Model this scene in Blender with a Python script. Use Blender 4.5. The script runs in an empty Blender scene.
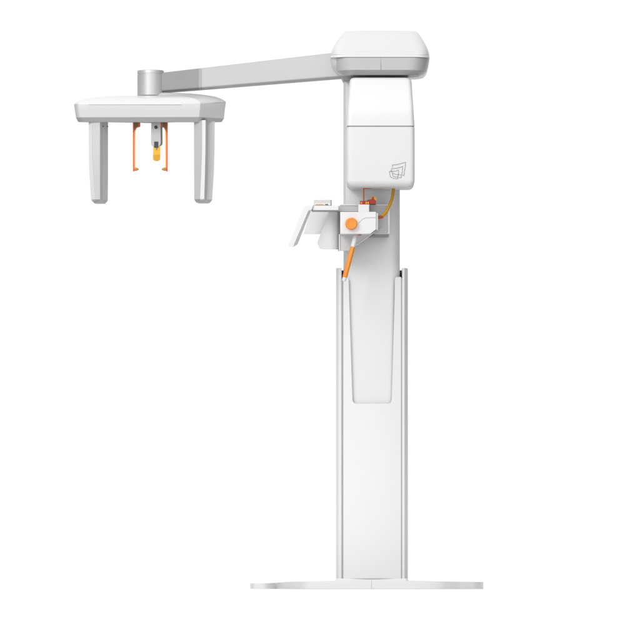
import bpy, bmesh, math
from mathutils import Vector, Matrix

C = bpy.context.scene.collection
K = 0.004            # metres per photo pixel in the plane of the column front
D = 30.0             # camera distance
HX, HY = 320.0, 582.0
CZ = (589 - HY) * K  # camera height: the foot plate is seen edge-on


def P(px, py, y=0.0):
    s = (D + y) / D * K
    return Vector(((px - HX) * s, y, CZ + (HY - py) * s))


# ------------------------------------------------------------------ materials
def lin(c):
    c = c / 255.0
    return c / 12.92 if c <= 0.04045 else ((c + 0.055) / 1.055) ** 2.4


def mat(name, rgb, rough=0.4, metal=0.0, coat=0.0, var=0.03, spec=0.5, trans=0.0, bump=0.0):
    m = bpy.data.materials.new(name)
    m.use_nodes = True
    nt = m.node_tree
    b = nt.nodes['Principled BSDF']
    col = (lin(rgb[0]), lin(rgb[1]), lin(rgb[2]), 1)
    b.inputs['Roughness'].default_value = rough
    b.inputs['Metallic'].default_value = metal
    b.inputs['Coat Weight'].default_value = coat
    b.inputs['Coat Roughness'].default_value = 0.12
    b.inputs['Specular IOR Level'].default_value = spec
    b.inputs['Transmission Weight'].default_value = trans
    tc = nt.nodes.new('ShaderNodeTexCoord')
    n = nt.nodes.new('ShaderNodeTexNoise')
    n.inputs['Scale'].default_value = 9
    n.inputs['Detail'].default_value = 5
    nt.links.new(tc.outputs['Object'], n.inputs['Vector'])
    mx = nt.nodes.new('ShaderNodeMix')
    mx.data_type = 'RGBA'
    mx.inputs[6].default_value = tuple(v * (1 - var) for v in col[:3]) + (1,)
    mx.inputs[7].default_value = tuple(min(1, v * (1 + var)) for v in col[:3]) + (1,)
    nt.links.new(n.outputs['Fac'], mx.inputs[0])
    nt.links.new(mx.outputs[2], b.inputs['Base Color'])
    n2 = nt.nodes.new('ShaderNodeTexNoise')
    n2.inputs['Scale'].default_value = 40
    nt.links.new(tc.outputs['Object'], n2.inputs['Vector'])
    mr = nt.nodes.new('ShaderNodeMapRange')
    mr.inputs['To Min'].default_value = max(0.03, rough - 0.05)
    mr.inputs['To Max'].default_value = min(1, rough + 0.05)
    nt.links.new(n2.outputs['Fac'], mr.inputs['Value'])
    nt.links.new(mr.outputs['Result'], b.inputs['Roughness'])
    if bump:
        n3 = nt.nodes.new('ShaderNodeTexNoise')
        n3.inputs['Scale'].default_value = 600
        nt.links.new(tc.outputs['Object'], n3.inputs['Vector'])
        bp = nt.nodes.new('ShaderNodeBump')
        bp.inputs['Strength'].default_value = bump
        bp.inputs['Distance'].default_value = 0.0005
        nt.links.new(n3.outputs['Fac'], bp.inputs['Height'])
        nt.links.new(bp.outputs['Normal'], b.inputs['Normal'])
    return m


M = {
    'floor': mat('white_floor_paint', (252, 252, 252), 0.7, var=0.0),
    'gloss': mat('white_gloss_plastic', (227, 227, 227), 0.35, coat=0.2, var=0.006),
    'white': mat('white_powder_coat', (225, 225, 225), 0.45, var=0.01, bump=0.15),
    'base': mat('foot_plate_paint', (211, 211, 211), 0.4, var=0.01),
    'panel': mat('light_grey_plastic', (206, 206, 206), 0.4, var=0.012, bump=0.15),
    'shell': mat('white_shell_plastic', (213, 213, 213), 0.35, coat=0.25, var=0.006),
    'plug': mat('amber_brown_plastic', (200, 135, 50), 0.4, var=0.08),
    'headgrey': mat('mid_light_grey_plastic', (192, 192, 192), 0.4, var=0.015, bump=0.15),
    'skirt': mat('grey_skirt_plastic', (188, 188, 188), 0.45, var=0.015, bump=0.15),
    'silver_reflect_dark': mat('silver_painted_reflection', (146, 146, 146), 0.38, metal=0.2, var=0.015, bump=0.2),  # silver darkened to paint in a reflection on the arm
    'silver_reflect_mid': mat('silver_reflection_blend', (167, 167, 167), 0.38, metal=0.2, var=0.015, bump=0.2),  # in-between tone for the edge of the painted reflection
    'post': mat('post_grey_plastic', (197, 197, 197), 0.36, var=0.012),
    'inner': mat('pale_grey_powder_coat', (222, 222, 223), 0.45, var=0.012, bump=0.15),
    'silver': mat('silver_paint', (188, 188, 188), 0.42, metal=0.2, var=0.015, bump=0.2),
    'brushed': mat('satin_aluminium', (196, 196, 196), 0.45, metal=0.45, var=0.01),
    'trim': mat('grey_trim_plastic', (160, 160, 160), 0.45, var=0.02),
    'mid': mat('mid_grey_plastic', (135, 135, 135), 0.5, var=0.02),
    'dark': mat('dark_grey_plastic', (60, 60, 62), 0.5, var=0.03),
    'ink': mat('grey_printed_ink', (168, 168, 168), 0.6, var=0.0),
    'orange': mat('orange_rubber', (240, 146, 48), 0.45, var=0.02),
    'dorange': mat('burnt_orange_metal', (205, 100, 35), 0.35, var=0.05),
    'redor': mat('red_orange_plastic', (240, 98, 50), 0.4, var=0.03),
    'amber': mat('pale_amber_plastic', (250, 205, 110), 0.35, var=0.03),
    'olive': mat('olive_grey_plastic', (110, 95, 60), 0.5, var=0.15),
    'yellow': mat('yellow_plastic', (238, 182, 22), 0.3, var=0.04),
    'ochre': mat('deep_yellow_plastic', (214, 158, 10), 0.3, var=0.04),
    'hose': mat('ochre_hose', (205, 150, 20), 0.35, var=0.12),
    'brown': mat('copper_brown_fitting', (175, 80, 30), 0.35, var=0.15),
    'red': mat('red_plastic', (172, 42, 26), 0.4, var=0.1),
}


# ------------------------------------------------------------------ mesh helpers
def link(name, bm, m, parent=None, smooth=35, bevel=0, seg=3, bang=35):
    bmesh.ops.recalc_face_normals(bm, faces=bm.faces)
    me = bpy.data.meshes.new(name)
    bm.to_mesh(me)
    bm.free()
    ms = m if isinstance(m, (list, tuple)) else [m]
    for x in ms:
        me.materials.append(M[x])
    for p in me.polygons:
        p.use_smooth = True
    if smooth and not bevel:
        me.set_sharp_from_angle(angle=math.radians(smooth))
    o = bpy.data.objects.new(name, me)
    C.objects.link(o)
    if bevel:
        b = o.modifiers.new('bevel', 'BEVEL')
        b.width = bevel
        b.segments = seg
        b.limit_method = 'ANGLE'
        b.angle_limit = math.radians(bang)
        b.harden_normals = True
    if parent is not None:
        o.parent = parent
        if parent is ROOT:
            o.matrix_parent_inverse = Matrix.Translation(ROOT.location).inverted()
    return o


def fillet(pts, n=6):
    """pts: (x, y[, r]) -> rounded list of 2-D points"""
    out = []
    N = len(pts)
    for i in range(N):
        p = Vector(pts[i][:2])
        r = pts[i][2] if len(pts[i]) > 2 else 0
        if r <= 0:
            out.append(tuple(p))
            continue
        a = (Vector(pts[i - 1][:2]) - p)
        b = (Vector(pts[(i + 1) % N][:2]) - p)
        la, lb = a.length, b.length
        a.normalize(); b.normalize()
        ang = a.angle(b)
        t = min(r / math.tan(ang / 2), la * 0.49, lb * 0.49)
        p0, p2 = p + a * t, p + b * t
        for k in range(n + 1):
            u = k / n
            q = p0 * (1 - u) ** 2 + p * 2 * u * (1 - u) + p2 * u * u
            out.append(tuple(q))
    return out


def prism(name, pts, y0, y1, m, parent=None, bevel=0.0, back=None, n=6, seg=3):
    """front polygon in photo pixels at depth y0, extruded straight back to y1"""
    f = fillet(pts, n)
    bk = fillet(back, n) if back else None
    bm = bmesh.new()
    A = [bm.verts.new(P(x, z, y0)) for x, z in f]
    if bk:
        B = [bm.verts.new(P(x, z, y1)) for x, z in bk]
    else:
        B = [bm.verts.new((v.co.x, y1, v.co.z)) for v in A]
    bm.faces.new(A)
    bm.faces.new(B[::-1])
    for i in range(len(A)):
        j = (i + 1) % len(A)
        bm.faces.new((A[i], B[i], B[j], A[j]))
    return link(name, bm, m, parent, bevel=bevel, seg=seg)


def rect(x0, y0, x1, y1, r=0):
    return [(x0, y0, r), (x1, y0, r), (x1, y1, r), (x0, y1, r)]


def box(name, x0, p0, x1, p1, y0, y1, m, parent=None, bevel=0.001, r=0):
    return prism(name, rect(x0, p0, x1, p1, r), y0, y1, m, parent, bevel)


def loft(name, rings, m, parent=None, cap=True, smooth=35, axis_close=True, bevel=0):
    """rings: equal-length lists of world points"""
    bm = bmesh.new()
    R = [[bm.verts.new(p) for p in r] for r in rings]
    n = len(R[0])
    for a, b in zip(R, R[1:]):
        for i in range(n):
            j = (i + 1) % n
            bm.faces.new((a[i], a[j], b[j], b[i]))
    if cap:
        bm.faces.new(R[0])
        bm.faces.new(R[-1][::-1])
    return link(name, bm, m, parent, smooth=smooth, bevel=bevel)


def plan(x0, x1, y0, y1, rf, rb=None, n=8, bulge=0.0):
    """rounded rectangle in XY (world), front at y0, with an optionally bowed front"""
    rb = rf if rb is None else rb
    pts = []
    for cx, cy, r, a0 in ((x1 - rb, y1 - rb, rb, 0), (x0 + rb, y1 - rb, rb, 90),
                          (x0 + rf, y0 + rf, rf, 180), (x1 - rf, y0 + rf, rf, 270)):
        for k in range(n + 1):
            a = math.radians(a0 + 90 * k / n)
            pts.append((cx + r * math.cos(a), cy + r * math.sin(a)))
        if a0 == 180 and bulge:
            for k in range(1, 16):
                u = k / 16
                pts.append((x0 + rf + (x1 - x0 - 2 * rf) * u, y0 - bulge * (1 - (2 * u - 1) ** 2)))
        elif a0 == 180:
            for k in range(1, 16):
                u = k / 16
                pts.append((x0 + rf + (x1 - x0 - 2 * rf) * u, y0))
    return pts


def lofted_box(name, secs, m, parent=None, smooth=35, n=8):
    """secs: (py, px0, px1, yfront, yback, rf[, rb, bulge]) ; x/z taken at the front depth"""
    rings = []
    for s in secs:
        py, a, b, yf, yb, rf = s[:6]
        rb = s[6] if len(s) > 6 else rf
        bu = s[7] if len(s) > 7 else 0
        p, q = P(a, py, yf), P(b, py, yf)
        rings.append([(x, y, p.z) for x, y in plan(p.x, q.x, yf, yb, rf, rb, n, bu)])
    return loft(name, rings, m, parent, smooth=smooth)


def tube(name, pts, r, m, parent=None, n=12, caps=True, smooth=50, px=True):
    """pts: (px, py, y) polyline; r metres or list"""
    W = [P(*p) if px else Vector(p) for p in pts]
    rr = r if isinstance(r, (list, tuple)) else [r] * len(W)
    bm = bmesh.new()
    rings = []
    up = None
    for i, w in enumerate(W):
        t = (W[min(i + 1, len(W) - 1)] - W[max(i - 1, 0)]).normalized()
        if up is None:
            ref = Vector((0, 1, 0)) if abs(t.y) < 0.9 else Vector((1, 0, 0))
            up = (ref - t * ref.dot(t)).normalized()
        else:
            up = (up - t * up.dot(t)).normalized()
        s = t.cross(up)
        rings.append([bm.verts.new(w + (up * math.cos(2 * math.pi * k / n) + s * math.sin(2 * math.pi * k / n)) * rr[i])
                      for k in range(n)])
    for a, b in zip(rings, rings[1:]):
        for i in range(n):
            j = (i + 1) % n
            bm.faces.new((a[i], a[j], b[j], b[i]))
    bm.faces.new(rings[0]); bm.faces.new(rings[-1][::-1])
    return link(name, bm, m, parent, smooth=smooth)


def spline(pts, n=8):
    out = []
    V = [Vector(p) for p in pts]
    for i in range(len(V) - 1):
        p0, p1, p2, p3 = V[max(i - 1, 0)], V[i], V[i + 1], V[min(i + 2, len(V) - 1)]
        for k in range(n):
            t = k / n
            out.append(tuple(0.5 * ((2 * p1) + (p2 - p0) * t + (2 * p0 - 5 * p1 + 4 * p2 - p3) * t * t
                                    + (3 * p1 - p0 - 3 * p2 + p3) * t ** 3)))
    out.append(tuple(V[-1]))
    return out


def lathe_z(name, cx, yc, prof, m, parent=None, n=64, smooth=35):
    """prof: (radius_px, py)"""
    c = P(cx, prof[0][1], yc)
    s = K * (D + yc) / D
    rings = []
    for r, py in prof:
        z = P(cx, py, yc).z
        rings.append([(c.x + r * s * math.cos(2 * math.pi * k / n), yc + r * s * math.sin(2 * math.pi * k / n), z)
                      for k in range(n)])
    return loft(name, rings, m, parent, smooth=smooth)


def lathe_y(name, cx, cy, prof, m, parent=None, n=40, smooth=35):
    """disc facing the camera; prof: (radius_px, y)"""
    c = P(cx, cy, prof[0][1])
    rings = [[(c.x + r * K * math.cos(2 * math.pi * k / n), y, c.z + r * K * math.sin(2 * math.pi * k / n))
              for k in range(n)] for r, y in prof]
    return loft(name, rings, m, parent, smooth=smooth)


def strokes(name, lines, w, y, m, parent):
    """flat printed lines: w in pixels, 0.6 mm thick"""
    bm = bmesh.new()
    for ln in lines:
        pts = [Vector(p) for p in ln]
        L, R = [], []
        for i, p in enumerate(pts):
            a = (p - pts[i - 1]).normalized() if i else (pts[1] - p).normalized()
            b = (pts[i + 1] - p).normalized() if i < len(pts) - 1 else a
            nrm = Vector((-(a + b).y, (a + b).x)).normalized()
            c = max(0.45, nrm.dot(Vector((-a.y, a.x))))
            L.append(p + nrm * w / 2 / c); R.append(p - nrm * w / 2 / c)
        for i in range(len(pts) - 1):
            q = [L[i], L[i + 1], R[i + 1], R[i]]
            f = [bm.verts.new(P(v.x, v.y, y)) for v in q]
            g = [bm.verts.new(P(v.x, v.y, y + 0.0012)) for v in q]
            bm.faces.new(f); bm.faces.new(g[::-1])
            for k in range(4):
                bm.faces.new((f[k], g[k], g[(k + 1) % 4], f[(k + 1) % 4]))
    return link(name, bm, m, parent)


# ------------------------------------------------------------------ the floor
bm = bmesh.new()
bmesh.ops.create_circle(bm, cap_ends=True, segments=128, radius=1.35, matrix=Matrix.Translation((0.1, 0.05, 0)))
ROOT = None
fl = link('floor', bm, 'floor')
fl['kind'] = 'structure'

# ------------------------------------------------------------------ the machine
ROOT = bpy.data.objects.new('dental_xray_machine', None)
C.objects.link(ROOT)
ROOT.location = (P(372, 589).x, 0.08, 0)
ROOT['label'] = 'white panoramic dental x-ray machine on a slim column with side arm and orange knob'
ROOT['category'] = 'medical machine'


# --- foot plate : lofted along x, the front edge wanders in depth
def interp(tab, x):
    for (a, va), (b, vb) in zip(tab, tab[1:]):
        if x <= b:
            t = (x - a) / (b - a)
            t = max(0, min(1, t))
            t = t * t * (3 - 2 * t)
            return va + (vb - va) * t
    return tab[-1][1]


front = [(250, 0.10), (252, 0.062), (256, 0.045), (264, 0.042), (268, 0.058), (272, 0.095), (275.5, 0.135), (277.5, 0.125), (286, -0.03), (294, -0.165), (299, -0.235),
         (304, -0.277), (312, -0.295), (325, -0.30), (372, -0.302), (425, -0.30), (440, -0.285), (450, -0.255), (458, -0.225), (464, -0.208),
         (469, -0.193), (474, -0.178), (478, -0.153), (481, -0.115), (483, -0.06)]
back = [(250, 0.16), (256, 0.26), (290, 0.33), (430, 0.33), (470, 0.28), (480, 0.15), (483, 0.03)]
top = [(250, 583.2), (268, 583.1), (277, 582.6), (290, 581.8), (320, 581.2), (337, 580.6), (372, 580.2), (407, 580.6), (440, 581.4), (483, 582.0)]


def cat(tab, x):
    i = max(0, min(len(tab) - 2, sum(1 for t in tab if t[0] <= x) - 1))
    (x1, p1), (x2, p2) = tab[i], tab[i + 1]
    x0, p0 = tab[max(0, i - 1)]
    x3, p3 = tab[min(len(tab) - 1, i + 2)]
    m1 = (p2 - p0) / (x2 - x0)
    m2 = (p3 - p1) / (x3 - x1)
    h = x2 - x1
    t = (x - x1) / h
    return ((2 * t ** 3 - 3 * t * t + 1) * p1 + (t ** 3 - 2 * t * t + t) * h * m1 + (-2 * t ** 3 + 3 * t * t) * p2 + (t ** 3 - t * t) * h * m2)


rings = []
N = 260
for i in range(N + 1):
    px = 250 + 233 * i / N
    yf, yb = cat(front, px), interp(back, px)
    zt = P(px, cat(top, px), 0).z
    x = P(px, 0, 0).x
    e = 0.002
    rings.append([(x, yf, 0.0005), (x, yf, zt - e), (x, yf + e * 0.3, zt - e * 0.3), (x, yf + e, zt),
                  (x, yb - e, zt), (x, yb, zt - e), (x, yb, 0.0005)])
base = loft('foot_plate', rings, 'base', ROOT, smooth=50)
box('joint_line', 371.4, 580.5, 371.75, 588.8, -0.3025, -0.25, 'trim', base, 0)
lofted_box('column_flange', [(581.5, 335, 409, -0.01, 0.22, 0.02), (580.2, 335.5, 408.5, -0.008, 0.22, 0.02), (579.0, 336.5, 407.6, -0.004, 0.21, 0.01),
                             (578.5, 337, 407.3, 0.0, 0.21, 0.01)], 'white', base)

# --- outer column
def xw(px): return P(px, 0, 0).x


def extr_z(name, pts, py0, py1, m, parent, smooth=30, bevel=0):
    z0, z1 = P(0, py0, 0).z, P(0, py1, 0).z
    return loft(name, [[(x, y, z0) for x, y in pts], [(x, y, z1) for x, y in pts]], m, parent, smooth=smooth, bevel=bevel)


col = extr_z('column', [(xw(337), 0.2), (xw(407.5), 0.2), (xw(407.5), 0.212), (xw(337), 0.212)], 578.6, 268.2, 'inner', ROOT)
L = fillet([(xw(341.6), 0.0, 0.002), (xw(338.8), 0.0, 0.008), (xw(336.2), 0.017, 0.010), (xw(336.2), 0.2), (xw(341.6), 0.2)], 5)
Rr = fillet([(xw(402.2), 0.0, 0.002), (xw(404.7), 0.0, 0.004), (xw(408.0), 0.045, 0.012), (xw(408.0), 0.2), (xw(402.2), 0.2)], 5)
extr_z('side_rail', L, 578.6, 268, 'inner', col)
extr_z('side_rail', Rr, 578.6, 268, 'inner', col)
extr_z('seal_strip', [(xw(341.5), 0.0025), (xw(343.2), 0.0025), (xw(343.2), 0.01), (xw(341.5), 0.01)], 578.6, 278.5, 'trim', col)
extr_z('seal_strip', [(xw(401.0), 0.0025), (xw(402.3), 0.0025), (xw(402.3), 0.01), (xw(401.0), 0.01)], 578.6, 278, 'trim', col)
# fascia with the tapered slot, gently bowed towards the viewer
out = [(342.9, 578.6, 0), (342.9, 279.5, 1), (345.5, 277.6, 2.0), (348.6, 277.8, 2.5), (349.3, 300, 0), (352.6, 403.6, 4.5),
       (391.6, 403.6, 4.5), (394.6, 300, 0), (394.9, 277.2, 2.5), (401.2, 276.8, 1.0), (401.2, 578.6, 0)]
fp = fillet(out, 6)
bm = bmesh.new()


def bow(px, amt=0.012, c=372.0, h=29.2):
    u = (px - c) / h
    return -amt * (1 - u * u)


def bowed_plate(name, pts, dy, th, m, parent, amt=0.012, bevel=0.0012, cut=14):
    bm = bmesh.new()
    vs = [bm.verts.new(P(x, z, 0)) for x, z in pts]
    f = bm.faces.new(vs)
    xs = [p[0] for p in pts]
    for k in range(1, cut):
        px = min(xs) + (max(xs) - min(xs)) * k / cut
        bmesh.ops.bisect_plane(bm, geom=bm.verts[:] + bm.edges[:] + bm.faces[:], plane_co=(xw(px), 0, 0),
                               plane_no=(1, 0, 0), dist=1e-6)
    for v in bm.verts:
        px = v.co.x / K + HX
        v.co.y = dy + bow(px, amt)
    bmesh.ops.recalc_face_normals(bm, faces=bm.faces)
    if bm.faces[:][0].normal.y > 0:
        bmesh.ops.reverse_faces(bm, faces=bm.faces)
    r = bmesh.ops.extrude_face_region(bm, geom=bm.faces[:])
    for v in [g for g in r['geom'] if isinstance(g, bmesh.types.BMVert)]:
        v.co.y += th
    return link(name, bm, m, parent, bevel=bevel, bang=40)


bowed_plate('front_fascia', fp, 0.004, 0.006, 'white', col)
extr_z('inner_lining', [(xw(341.9), 0.186), (xw(402.0), 0.186), (xw(402.0), 0.19), (xw(341.9), 0.19)], 578.6, 268.6, 'dark', col)

# --- telescopic inner column
pts = []
for k in range(25):
    u = k / 24
    px = 343.6 + (399.9 - 343.6) * u
    pts.append((xw(px), 0.014 + bow(px, 0.010, 371.7, 28.2) + 0.004 + 0.03 * max(0, (u - 0.86) / 0.14) ** 2
                + 0.03 * max(0, (0.05 - u) / 0.05) ** 2))
pts += [(xw(399.9), 0.18), (xw(343.6), 0.18)]
inner = extr_z('lifting_column', pts, 560, 77, 'inner', ROOT, smooth=30)

# --- electronics cabinet on the column
cab = lofted_box('cabinet', [(184, 349, 412, -0.19, 0.012, 0.01), (129, 347.8, 413.4, -0.239, 0.012, 0.012),
                             (124.5, 347.8, 413.4, -0.239, 0.012, 0.012), (79, 352, 409, -0.10, 0.012, 0.01)], 'trim', ROOT)


def edge_round(py_a, py_b, x0, x1, yf, yb, rp, rx, ry, sgn, n=7):
    """sections rounding an end: sgn +1 the round lies at py_b"""
    s = []
    for k in range(n + 1):
        a = math.pi / 2 * k / n
        i = 1 - math.cos(a)
        s.append((py_a + (py_b - py_a) * math.sin(a), x0 + rx * i, x1 - rx * i, yf + ry * i, yb - ry * i * 0.2, rp))
    return s


low = [(126.8, 347.2, 414.2, -0.2425, 0.01, 0.018), (127.2, 346.6, 414.6, -0.245, 0.01, 0.018),
       (150, 346.6, 414.7, -0.245, 0.01, 0.018)] + \
    edge_round(180, 187.2, 346.6, 414.7, -0.245, 0.01, 0.018, 5.5, 0.03, 1)
lower_cover = lofted_box('lower_cover', low, 'white', cab)
up = [(125.9, 347.0, 414.2, -0.2425, 0.01, 0.018), (125.5, 346.4, 414.6, -0.245, 0.01, 0.018)]
for py in (120, 114, 108):
    t = (125.5 - py) / 48
    up.append((py, 346.4 + 3.4 * t, 414.6 - 3.2 * t, -0.245 + 0.045 * t * t * 1.5, 0.01, 0.018))
for k in range(1, 6):
    py = 108 - 25 * k / 5
    t = (125.5 - py) / 48
    up.append((py, 346.4 + 3.4 * t, 414.6 - 3.2 * t, -0.2445 + 0.10 * (t - 0.18), 0.01, 0.018))
t = 1
l = up[-1]
up += [(a, b, c, d, e, f) for a, b, c, d, e, f in edge_round(l[0], 77.6, l[1], l[2], l[3], 0.01, 0.018, 3.6, 0.02, 1)[1:]]
lofted_box('upper_cover', up, 'gloss', cab)
ye = -0.2466
strokes('emblem', [
    [(392.4, 167.2), (392.3, 164.9), (396, 164.6), (400, 163.7), (405.5, 162.2), (405.3, 166), (404.3, 171.5), (404.0, 175.2), (402.6, 175.2)],
    [(391.0, 170.8), (391.5, 168.6), (396, 168.3), (400, 167.3), (402.6, 166.4), (402.3, 171), (401.4, 175.4), (401.0, 177.5), (398.9, 177.6)],
    [(393.4, 171.2), (396, 170.9), (398.5, 170.0), (398.4, 174), (397.7, 178.7), (393.6, 178.3), (390.6, 176.9), (389.7, 174), (389.3, 171.4), (393.4, 171.2)],
    [(391.0, 170.8), (393.2, 173.4), (396, 174.3), (401.2, 174.9)],
    [(392.2, 173.2), (393.0, 176), (395.5, 176.9), (397.9, 176.9)]], 0.6, ye, 'ink', lower_cover)

# --- head housing above the cabinet
head = lofted_box('head_housing', [
    (76.0, 350, 414, -0.01, 0.20, 0.03), (75.4, 344.5, 420.0, -0.05, 0.21, 0.05), (74.0, 340.2, 424.0, -0.08, 0.22, 0.055), (71.0, 336.0, 426.6, -0.11, 0.22, 0.06),
    (67, 333.2, 428.2, -0.135, 0.225, 0.06), (62, 331.4, 429.2, -0.15, 0.23, 0.06), (57.2, 330.5, 429.8, -0.155, 0.23, 0.06)],
    'gloss', ROOT, smooth=60)
lofted_box('rim_strip', [(57.4, 330.9, 429.4, -0.172, 0.228, 0.05), (57.0, 330.4, 429.8, -0.178, 0.23, 0.05),
                         (54.8, 330.7, 429.6, -0.178, 0.23, 0.05), (54.4, 331.2, 429.2, -0.172, 0.229, 0.05)], 'gloss', head, smooth=60)
dome = []
DT = [(54.5, 0, 0), (52, 0.4, 0.004), (49, 1.4, 0.012), (45.5, 3.1, 0.026), (42, 5.1, 0.042), (38.5, 7.4, 0.062), (35, 9.9, 0.088), (32.6, 11.8, 0.112),
      (31.5, 13.0, 0.13), (31.0, 14.2, 0.15), (30.7, 18, 0.17), (30.5, 26, 0.185)]
for py, i, dd in DT:
    dome.append((py, 330.9 + i, 429.4 - i * 0.92, -0.174 + dd, 0.225 - dd * 0.4, 0.045))
lofted_box('top_cover', dome, 'shell', head, smooth=60)
fpan = lofted_box('front_panel', [(75.3, 345.5, 416, -0.115, 0.02, 0.04), (74.8, 343.5, 419, -0.145, 0.02, 0.05),
                                  (70.4, 338.2, 425.0, -0.172, 0.02, 0.07), (69.9, 337.6, 425.4, -0.177, 0.02, 0.072),
                                  (57.6, 334.0, 428.6, -0.1815, 0.02, 0.075)], 'headgrey', head, smooth=30)
box('panel_joint', 380.35, 57.7, 380.65, 69.8, -0.1820, -0.16, 'skirt', fpan, 0)
lofted_box('neck', [(80, 343.6, 408, -0.04, 0.2, 0.02), (74, 341, 408, -0.06, 0.2, 0.02)], 'trim', ROOT)

# --- swing arm
def hexa(name, f, b, m, parent, bevel):
    """f: four (px,py,y) front corners, b: four back corners"""
    bm = bmesh.new()
    A = [bm.verts.new(P(*p)) for p in f]
    B = [bm.verts.new(P(*p)) for p in b]
    bm.faces.new(A); bm.faces.new(B[::-1])
    for i in range(4):
        bm.faces.new((A[i], B[i], B[(i + 1) % 4], A[(i + 1) % 4]))
    return link(name, bm, m, parent, bevel=bevel, seg=3)


def arm_piece(name, xa, xb, m, parent, g=0.0, bevel=0.0045):
    def tp(x): return 72.4 + (52.4 - 72.4) * (x - 163) / 172 - g
    def bt(x): return 91.0 + (77.2 - 91.0) * (x - 163) / 172 + g
    def dy(x): return 0.30 - 0.26 * (x - 163) / 172
    rings = []
    for k in range(13):
        x = xa + (xb - xa) * k / 12
        a, b, c = P(x, tp(x), dy(x)), P(x, bt(x), dy(x)), 0.0055
        y0, y1 = dy(x), dy(x) + 0.10
        rings.append([(a.x, y0, a.z - c), (a.x, y0 + c * 0.4, a.z - c * 0.3), (a.x, y0 + c * 1.4, a.z), (a.x, y1, a.z - 0.004),
                      (a.x, y1, b.z - 0.003), (a.x, y0 + c * 1.2, b.z), (a.x, y0 + c * 0.35, b.z + c * 0.25), (a.x, y0, b.z + c * 0.9)])
    return loft(name, rings, m, parent, smooth=25)


arm = arm_piece('swing_arm', 201.9, 345, 'silver', ROOT)
arm_piece('arm_painted_reflection', 158, 198.6, 'silver_reflect_dark', arm)  # same arm, no sleeve: its dark reflection is put into the colour
arm_piece('arm_reflection_blend', 198.65, 201.85, 'silver_reflect_mid', arm)  # added strip, blends the painted reflection into the arm

# --- swivel joint
yc = 0.33
sw = lathe_z('swivel_joint', 150.6, yc, [(12.6, 96), (13.3, 95.6), (13.35, 75.6), (13.1, 75.4), (13.1, 73.9), (13.35, 73.7),
                                         (13.35, 71.2), (13.0, 70.6), (10, 70.2)], 'brushed', ROOT, smooth=40)

# --- rotating unit : plan polygon in (px, depth)
Y0 = 0.22
planpx = fillet([(74, 0.20, 3), (74.0, 0.10, 6), (80, 0.055, 5), (200.3, 0.02, 0.5), (225.8, 0.15, 1.5), (224, 0.30, 8), (150, 0.44, 10), (80, 0.36, 10)], 6)
# (fillet works in mixed units: scale depth to px first)
def mk_plan():
    raw = [(74, 95 / 4, 6), (74.6, 62 / 4, 5), (77.5, 44 / 4, 5), (200.4, 20 / 4, 0.7), (225.9, 130 / 4, 1.2), (223, 270 / 4, 12), (150, 420 / 4, 20), (80, 330 / 4, 15)]
    return [(x, d * K) for x, d in fillet(raw, 7)]


PL = []
_p = mk_plan()
for i in range(len(_p)):                       # resample long edges for a smooth dome
    a, b = _p[i], _p[(i + 1) % len(_p)]
    n = max(1, int(math.hypot(a[0] - b[0], (a[1] - b[1]) / K) / 6))
    for k in range(n):
        PL.append((a[0] + (b[0] - a[0]) * k / n, a[1] + (b[1] - a[1]) * k / n))
CX, CY = 150.0, 0.19


def sstep(a, b, x):
    t = max(0, min(1, (x - a) / (b - a)))
    return t * t * (3 - 2 * t)


def ring(py, sx, sy=None, shift=0.0, out=0.0):
    sy = sx if sy is None else sy
    r = []
    for x, d in PL:
        xx = CX + (x - CX) * sx
        dd = CY + (d - CY) * sy
        yy = Y0 + dd - 0.10
        p = P(xx, py, Y0 - 0.08)
        # width is read at the front depth; lift the receding end a little as the photo shows
        lift = 3.2 * K * sstep(198, 226, x) * (1 if py < 112 else 0)
        s = (D + yy) / D
        if py > 119:
            lift += 0.060 * (yy - (Y0 - 0.03))   # the underside rises gently to the back
        r.append(((xx - HX) * K * s, yy, p.z + lift))
    return r


rot = loft('rotating_unit', [ring(117.2, 0.970, 0.90), ring(116.9, 0.974, 0.965), ring(110, 0.988, 0.985), ring(104.4, 0.999, 1.0), ring(104.0, 0.998, 0.998)], 'panel', ROOT, smooth=22)
loft('lower_skirt', [ring(121.5, 0.88, 0.72), ring(121.3, 0.945, 0.82), ring(117.2, 0.971, 0.957), ring(117.0, 0.971, 0.957)], 'skirt', rot, smooth=25)
prof = [(1.0, 104.0), (1.0, 103.2), (0.985, 102.1), (0.96, 100.9), (0.92, 99.4), (0.86, 97.9), (0.78, 96.7), (0.68, 95.6), (0.55, 94.6),
        (0.4, 93.9), (0.25, 93.4), (0.1, 93.2)]
loft('dome_cover', [ring(py, s, s) for s, py in prof], 'shell', rot, smooth=50)
# raised lip on the front of the dome
def front_y(px):   # depth of the rim front at photo column px
    t = (px - 80) / (200.4 - 80)
    return Y0 - 0.10 + (45 + (20 - 45) * t) / 4 * K
hexa('front_lip', [(90, 103.0, front_y(90) - 0.004), (180.5, 103.0, front_y(180.5) - 0.004), (181.5, 104.6, front_y(181.5) - 0.004), (88.5, 104.6, front_y(88.5) - 0.004)],
     [(90, 103.0, front_y(90) + 0.03), (180.5, 103.0, front_y(180.5) + 0.03), (181.5, 104.6, front_y(181.5) + 0.03), (88.5, 104.6, front_y(88.5) + 0.03)],
     'gloss', rot, 0.0012)
# turntable under the unit
lathe_z('turntable', 152, 0.25, [(15, 118), (14.5, 121.6), (9, 122.6), (4, 122.9)], 'trim', rot)

# --- hanging posts : polygons of faces lofted down, (px, depth) corners per section
def post(name, secs, m, parent):
    rings = []
    for py, cs in secs:
        cs = [(x, y + 0.04) for x, y in cs]
        zz = P(0, py, 0.2).z
        rings.append([(P(x, py, y).x, y, zz) for x, y in cs])
    return loft(name, rings, m, parent, smooth=18)


def lerp_sec(tab):
    return tab


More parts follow.
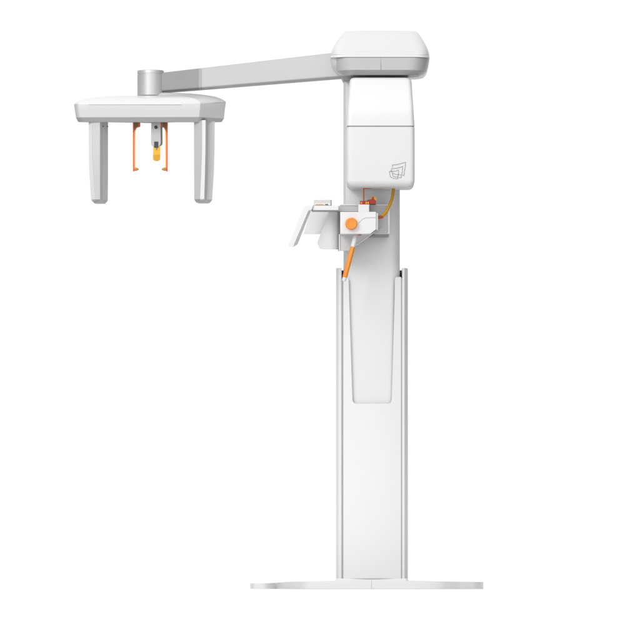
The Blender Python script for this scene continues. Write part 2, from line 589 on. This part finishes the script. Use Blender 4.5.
def subdiv_secs(secs, n=6):
    out = []
    for (pa, A), (pb, B) in zip(secs, secs[1:]):
        for k in range(n):
            t = k / n
            out.append((pa + (pb - pa) * t, [(a[0] + (b[0] - a[0]) * t, a[1] + (b[1] - a[1]) * t) for a, b in zip(A, B)]))
    out.append(secs[-1])
    return out


lp_secs = [
    (120.6, [(88.8, 0.168), (92.3, 0.155), (99.9, 0.15), (103.0, 0.20), (103.4, 0.20), (108.0, 0.225), (108, 0.33), (90, 0.33)]),
    (158, [(88.8, 0.168), (92.4, 0.155), (99.9, 0.15), (103.0, 0.20), (103.4, 0.20), (108.0, 0.225), (108, 0.33), (90, 0.33)]),
    (176, [(89.6, 0.173), (93.4, 0.16), (99.9, 0.155), (103.0, 0.20), (103.4, 0.20), (108.0, 0.225), (108, 0.33), (91, 0.33)]),
    (199.3, [(91.2, 0.185), (95.3, 0.17), (100, 0.165), (103.0, 0.205), (103.4, 0.205), (107.8, 0.228), (107.5, 0.32), (93, 0.32)]),
    (200.5, [(92.2, 0.21), (96, 0.18), (100, 0.175), (102.8, 0.21), (103.2, 0.21), (106.8, 0.235), (106.5, 0.31), (94, 0.31)]),
    (202.2, [(94.2, 0.24), (97, 0.20), (100, 0.195), (102.4, 0.22), (102.8, 0.22), (105.2, 0.24), (105, 0.30), (96, 0.30)])]
lp = post('detector_post', lp_secs, 'post', ROOT)
rp_secs = [
    (120.6, [(194, 0.152), (202.2, 0.125), (205.6, 0.128), (208.4, 0.18), (208.9, 0.18), (214.8, 0.184), (214, 0.30), (195, 0.30)]),
    (150, [(194, 0.152), (202.2, 0.125), (205.4, 0.128), (208.2, 0.18), (208.7, 0.18), (214.6, 0.184), (214, 0.30), (195, 0.30)]),
    (172, [(194.1, 0.155), (201.4, 0.13), (205.0, 0.133), (207.9, 0.18), (208.4, 0.18), (213.9, 0.186), (213, 0.30), (195, 0.30)]),
    (199.3, [(194.3, 0.165), (200.2, 0.14), (204.2, 0.143), (206.8, 0.185), (207.2, 0.185), (212.2, 0.19), (211, 0.29), (196, 0.29)]),
    (200.5, [(195.0, 0.19), (200.2, 0.152), (203.8, 0.155), (206.2, 0.19), (206.6, 0.19), (211.4, 0.21), (210, 0.28), (197, 0.28)]),
    (202.2, [(196.6, 0.20), (200.2, 0.175), (203.2, 0.178), (205.4, 0.20), (205.8, 0.20), (209.6, 0.22), (208, 0.27), (199, 0.27)])]
rp = post('generator_post', rp_secs, 'post', ROOT)
for px in (103.3, 107.6):
    lathe_y('screw', px, 126.3, [(0.55, 0.238 if px < 105 else 0.2585), (0.55, 0.29)], 'dark', lp, n=14)
# slim white edge strips running down the posts
for secs, a, b, par in ((lp_secs, 0, 1, lp), (rp_secs, 1, 2, rp)):
    post('edge_strip', [(py, [(c[a][0] - 0.1, c[a][1] - 0.0012), (c[b][0], c[b][1] - 0.0015), (c[b][0], c[b][1] + 0.02), (c[a][0] + 0.1, c[a][1] + 0.02)])
                        for py, c in secs[:-1]], 'gloss', par)

# --- temple supports
def temple(sign, xo):
    def X(d): return xo + sign * d
    y = 0.25
    br = prism('temple_support', [(X(-0.8), 121.9), (X(5.6), 121.9), (X(5.8), 126.8), (X(3.2), 127.6), (X(1.6), 130.6), (X(-0.7), 132.2)],
               y, y + 0.02, 'redor', ROOT, 0.0008)
    prism('bracket_plate', [(X(0.35), 122.2), (X(4.6), 122.2), (X(4.6), 126.5), (X(2.2), 127.4), (X(0.9), 129.8), (X(0.35), 130)], y - 0.002, y, 'olive', br)
    prism('hinge_cap', [(X(4.9), 121.8), (X(6.6), 122.4), (X(6.7), 126.4), (X(5.9), 127)], y - 0.004, y + 0.016, 'dorange', br, 0.0008)
    prism('rod', rect(X(-0.7), 130.8, X(0.75), 171.4, 0), y, y + 0.01, 'redor', br, 0.0006)
    prism('guide_strip', rect(X(0.8), 130.0, X(1.9), 170.8, 0), y + 0.002, y + 0.01, 'amber', br, 0.0004)
    lw = [(X(0.9), 169.2, y - 0.003), (X(2.2), 169.2, y - 0.004), (X(3.8), 169.2, y - 0.005), (X(5.2), 169.2, y - 0.006)]
    tube('ear_plug', lw, [0.0055, 0.0065, 0.0055, 0.002], 'plug', br)
    return br


temple(1, 133.6)
temple(-1, 167.0)

# --- forehead rest
fr = prism('forehead_rest', [(151.3, 121.0, 3.5), (160.6, 121.0, 3.5), (160.9, 146.6, 4.2), (151.0, 146.6, 4.2)], 0.2400, 0.2550, 'silver', ROOT, 0.0012)
prism('rear_plate', [(153, 121.0, 3), (162.3, 121.0, 3), (162.6, 146.2, 4), (153, 146.2, 4)], 0.2552, 0.2700, 'mid', fr, 0.001)
lathe_y('screw', 156, 127.2, [(1.1, 0.2375), (1.75, 0.2382), (1.75, 0.2420)], 'dark', fr, n=20)
box('clip', 154.2, 141.6, 158.2, 147.4, 0.2365, 0.2420, 'dark', fr, 0.0006)
prism('pad', [(153.3, 146.4, 0.4), (160.3, 146.4, 0.4), (160.2, 161, 3.3), (153.0, 161, 3.3)], 0.2425, 0.2520, 'yellow', fr, 0.0012)
prism('pad_tip', [(153.1, 154.8, 0.2), (160.2, 154.8, 0.2), (160.3, 160.8, 3.3), (152.9, 160.8, 3.3)], 0.2412, 0.2422, 'ochre', fr, 0.0004)
box('clip_pin', 156.0, 147.2, 157.3, 150.0, 0.2405, 0.2425, 'mid', fr, 0.0003)

# --- patient support
sup = lofted_box('patient_support', [(235.2, 341, 387.5, -0.07, 0.02, 0.004), (234.6, 340, 389.2, -0.076, 0.02, 0.006), (205.2, 340, 389.2, -0.076, 0.02, 0.006),
                                     (204.6, 340.5, 388.7, -0.074, 0.02, 0.005)], 'silver', ROOT)
prism('edge_trim', [(387.7, 206.5), (390.0, 206.5), (390.0, 233.5, 1), (387.7, 234.5)], -0.082, -0.01, 'gloss', sup, 0.0015)
box('top_trim', 340, 204.2, 389.2, 205.6, -0.08, -0.01, 'gloss', sup, 0.0015)
box('bottom_trim', 350, 234.4, 388.6, 236.6, -0.078, 0.0, 'mid', sup, 0.002)
box('cross_bar', 337.5, 205.9, 358, 211.4, -0.085, -0.02, 'headgrey', sup, 0.001)

cbx = prism('chin_support_box', [(340.2, 211.8, 0.5), (376.0, 211.8, 0.8), (376.0, 229.2, 0.8), (370.0, 233.8, 0.8), (340.2, 233.8, 0.4)],
            -0.2, -0.08, 'gloss', ROOT, 0.0015)
box('side_cap', 376.05, 213.0, 378.0, 229.6, -0.19, -0.10, 'gloss', cbx, 0.001)
strokes('cover_joint', [[(358.3, 223.3), (362, 219.6), (365.5, 217.8), (375.6, 217.6)]], 0.35, -0.2010, 'trim', cbx)
kn = lathe_y('height_knob', 351.3, 223.8, [(5.6, -0.198), (5.95, -0.201), (5.95, -0.216), (5.5, -0.2195), (4.9, -0.2205), (4.4, -0.2195), (1, -0.2195)], 'orange', cbx, smooth=50)
lathe_z('release_button', 359.6, -0.14, [(2.0, 233.6), (2.0, 235.0), (1.2, 235.6)], 'dorange', cbx)
box('chin_block', 358.2, 204.4, 369.2, 212.0, -0.17, -0.0825, 'gloss', cbx, 0.0015)

wedge = prism('lower_bracket', [(340.0, 234.0), (371.5, 234.0), (377.0, 229.8), (356.0, 244.6), (351, 250.6, 2), (340.0, 250.6, 0.8)], -0.11, -0.08, 'panel', ROOT, 0.0012)
box('bracket_edge', 338.9, 234.2, 340.0, 250.8, -0.115, -0.082, 'gloss', wedge, 0.0006)
prism('bracket_flange', [(355.6, 244.9), (375.9, 230.7), (376.2, 231.4), (356.2, 245.6)], -0.112, -0.08, 'gloss', wedge, 0.0006)

# wing plates by the hand grips
bm = bmesh.new()
wp = fillet([(329.0, 211.2, 1), (338.3, 211.2, 0.3), (338.3, 249.3, 0.3), (320.0, 249.3, 6), (317.2, 243.0, 2)], 6)
vs = [bm.verts.new(P(x, z, -0.09)) for x, z in wp]
bm.faces.new(vs)
for k in range(1, 16):
    bmesh.ops.bisect_plane(bm, geom=bm.verts[:] + bm.edges[:] + bm.faces[:], plane_co=(P(317 + 21.5 * k / 16, 0, -0.09).x, 0, 0),
                           plane_no=(1, 0, 0), dist=1e-6)
for v in bm.verts:
    px = v.co.x / K / (D - 0.09) * D + HX
    v.co.y += 0.022 * max(0, (px - 329) / 9.3) ** 2
bmesh.ops.recalc_face_normals(bm, faces=bm.faces)
r = bmesh.ops.extrude_face_region(bm, geom=bm.faces[:])
for v in [g for g in r['geom'] if isinstance(g, bmesh.types.BMVert)]:
    v.co.y += 0.006
link('side_shield', bm, 'white', ROOT, bevel=0.001, bang=40)
prism('rear_shield', [(310.5, 210.5), (334, 210.5), (334, 234, 0.5), (303.6, 234, 0.5)], -0.03, -0.022, 'white', ROOT, 0.001)
box('gap_post', 338.2, 211.4, 340.1, 250.6, -0.075, -0.02, 'mid', ROOT, 0.0006)

# hand grip : bent bar with a slanted inner face
grip = prism('hand_grip', [(304.2, 205.4, 6), (313.2, 205.4, 0), (311.6, 209.8, 0), (308.6, 210.2, 3), (293.0, 247.2, 0.8), (288.4, 245.6, 0.8)],
             -0.19, -0.15, 'gloss', ROOT, 0.0015,
             back=[(306.4, 205.9, 6), (314.2, 206.0, 0), (313.2, 210.4, 0), (311.0, 210.8, 3), (297.6, 244.6, 0.8), (291.0, 245.0, 0.8)])
box('grip_bar', 312.6, 205.6, 338.6, 210.2, -0.18, -0.10, 'gloss', grip, 0.0022)
box('grip_underside', 311.6, 210.0, 338.6, 211.2, -0.17, -0.105, 'trim', grip, 0.0008)
prism('grip_joint', [(313.1, 205.2), (313.7, 205.2), (311.9, 210.3), (311.2, 210.3)], -0.1815, -0.16, 'trim', grip)

pad = box('control_pad', 313.8, 199.8, 331.4, 205.4, -0.175, -0.11, 'panel', ROOT, 0.0018)
box('display_bezel', 315.0, 203.2, 330.4, 205.3, -0.1765, -0.17, 'gloss', pad, 0.0006)
box('orange_stripe', 315.6, 204.1, 323.6, 204.95, -0.1775, -0.174, 'orange', pad, 0.0)
box('dark_stripe', 325.0, 204.1, 328.2, 204.95, -0.1775, -0.174, 'dark', pad, 0.0)
box('end_cap', 330.2, 199.9, 331.8, 205.2, -0.1755, -0.108, 'trim', pad, 0.0015)

# orange bite rod on its white joint
rod = tube('grip_rod', [(352.9, 246.8, -0.158), (352.7, 247.4, -0.158), (344.9, 276.8, -0.158), (344.8, 277.4, -0.158)], [0.0092, 0.0098, 0.0098, 0.0092], 'orange', ROOT, n=24)
tube('rod_socket', [(355.2, 236.2, -0.155), (355.0, 237.0, -0.157), (354.4, 240.4, -0.158), (352.6, 247.6, -0.158)], [0.006, 0.0098, 0.0105, 0.0088], 'gloss', rod, n=24)
tube('rod_tip', [(344.9, 276.8, -0.158), (344.0, 280.2, -0.158), (343.7, 281.4, -0.158)], [0.0088, 0.0084, 0.005], 'gloss', rod, n=24)

# bite holder
bite = prism('bite_holder', [(360.0, 200.9, 0.3), (366.5, 200.9, 0.4), (368.6, 199.3, 0.6), (369.6, 200.4), (369.6, 204.3), (360.0, 204.3)], -0.15, -0.12, 'red', ROOT, 0.0008)
for x in (360.8, 365.6, 367.6):
    box('amber_insert', x, 201.8, x + 1.4, 203.9, -0.1515, -0.149, 'yellow' if x > 361 else 'orange', bite, 0.0003)
prism('clamp_body', [(369.4, 199.6, 0.5), (375.9, 198.8, 0.8), (376.1, 204.4, 0.3), (369.8, 204.4, 0.3)], -0.155, -0.115, 'red', bite, 0.0012)
prism('clamp_lever', [(370.4, 197.6, 0.5), (371.6, 196.2, 0.5), (375.6, 196.4, 0.8), (377.0, 199.2, 0.6), (376.0, 200.8, 0.4), (374.0, 199.2, 0.5), (371.4, 198.8, 0.3)],
      -0.162, -0.14, 'ochre', bite, 0.0008)
tube('clamp_knob', [(372.9, 197.8, -0.1665), (372.9, 197.8, -0.150)], 0.004, 'red', bite)
box('clamp_foot', 370.4, 203.6, 375.2, 204.6, -0.1565, -0.12, 'dark', bite, 0.0005)
tube('bite_wire', [(363.7, 201.2, -0.135), (363.7, 189.6, -0.135), (363.9, 188.7, -0.135), (364.8, 188.4, -0.135), (371.8, 188.0, -0.135)], 0.0026, 'dorange', bite)

# yellow hose
hs = spline([(393.9, 184.5, -0.10), (393.5, 189.5, -0.10), (392.2, 198, -0.11), (389.0, 206.5, -0.12), (385.4, 212.8, -0.13), (382.2, 216.2, -0.14), (379.6, 217.2, -0.145)], 8)
hose = tube('cable_hose', hs, 0.0062, 'hose', ROOT, n=16)
tube('hose_fitting', [(382.2, 216.6, -0.141), (380.4, 217.2, -0.144), (377.6, 217.3, -0.146)], [0.0066, 0.0068, 0.0062], 'brown', hose, n=16)
for k in range(4, len(hs) - 6, 6):
    a, b = hs[k], hs[k + 1]
    tube('hose_ring', [a, tuple((a[i] * .6 + b[i] * .4) for i in range(3))], 0.0067, 'ochre', hose, n=16)

# ------------------------------------------------------------------ light and camera
w = bpy.data.worlds.new('World')
bpy.context.scene.world = w
w.use_nodes = True
nt = w.node_tree
bg = nt.nodes['Background']
tc = nt.nodes.new('ShaderNodeTexCoord')
sp = nt.nodes.new('ShaderNodeSeparateXYZ')
nt.links.new(tc.outputs['Generated'], sp.inputs[0])


def maprange(src, a, b, c, d):
    m = nt.nodes.new('ShaderNodeMapRange')
    m.interpolation_type = 'SMOOTHSTEP'
    m.inputs['From Min'].default_value = a
    m.inputs['From Max'].default_value = b
    m.inputs['To Min'].default_value = c
    m.inputs['To Max'].default_value = d
    nt.links.new(src, m.inputs['Value'])
    return m.outputs['Result']


def math_n(op, a, b=None):
    m = nt.nodes.new('ShaderNodeMath')
    m.operation = op
    if isinstance(a, (int, float)):
        m.inputs[0].default_value = a
    else:
        nt.links.new(a, m.inputs[0])
    if b is not None:
        if isinstance(b, (int, float)):
            m.inputs[1].default_value = b
        else:
            nt.links.new(b, m.inputs[1])
    return m.outputs[0]


side = math_n('MULTIPLY', maprange(sp.outputs['X'], 0.4, 0.85, 1.0, 0.12),      # world darkened on the right, added to shade that side
              maprange(sp.outputs['X'], -0.85, -0.4, 0.3, 1.0))               # weaker added darkening on the left
vert = maprange(sp.outputs['Z'], -0.5, -0.08, 0.25, 1.03)   # dim below the horizon
lift = maprange(sp.outputs['Z'], 0.3, 0.9, 0.0, 0.2)      # bright overhead
frontl = maprange(sp.outputs['Y'], -0.95, -0.2, 0.385, 0.0)
tot = math_n('MULTIPLY', side, math_n('ADD', math_n('ADD', vert, lift), frontl))
nt.links.new(tot, bg.inputs['Strength'])
bg.inputs['Color'].default_value = (1, 1, 1, 1)


def area(name, loc, target, size, power):
    l = bpy.data.lights.new(name, 'AREA')
    l.shape = 'RECTANGLE'
    l.size, l.size_y = size
    l.energy = power
    o = bpy.data.objects.new(name, l)
    C.objects.link(o)
    o.location = loc
    o.rotation_euler = (Vector(target) - Vector(loc)).to_track_quat('-Z', 'Y').to_euler()
    return o


area('key_softbox', (-2.2, -3.2, 3.6), (0.1, 0, 1.3), (1.8, 1.8), 70)

cam = bpy.data.cameras.new('camera')
co = bpy.data.objects.new('camera', cam)
C.objects.link(co)
co.location = (0, -D, CZ)
co.rotation_euler = (math.pi / 2, 0, 0)
cam.sensor_width = 36
cam.lens = 36 * D / (640 * K)
cam.shift_y = (HY - 320) / 640
cam.clip_end = 500
cam.clip_start = 1
S = bpy.context.scene
S.camera = co
S.view_settings.view_transform = 'Standard'
S.view_settings.look = 'None'
S.view_settings.exposure = 0
S.view_settings.gamma = 1
S.cycles.max_bounces = 8
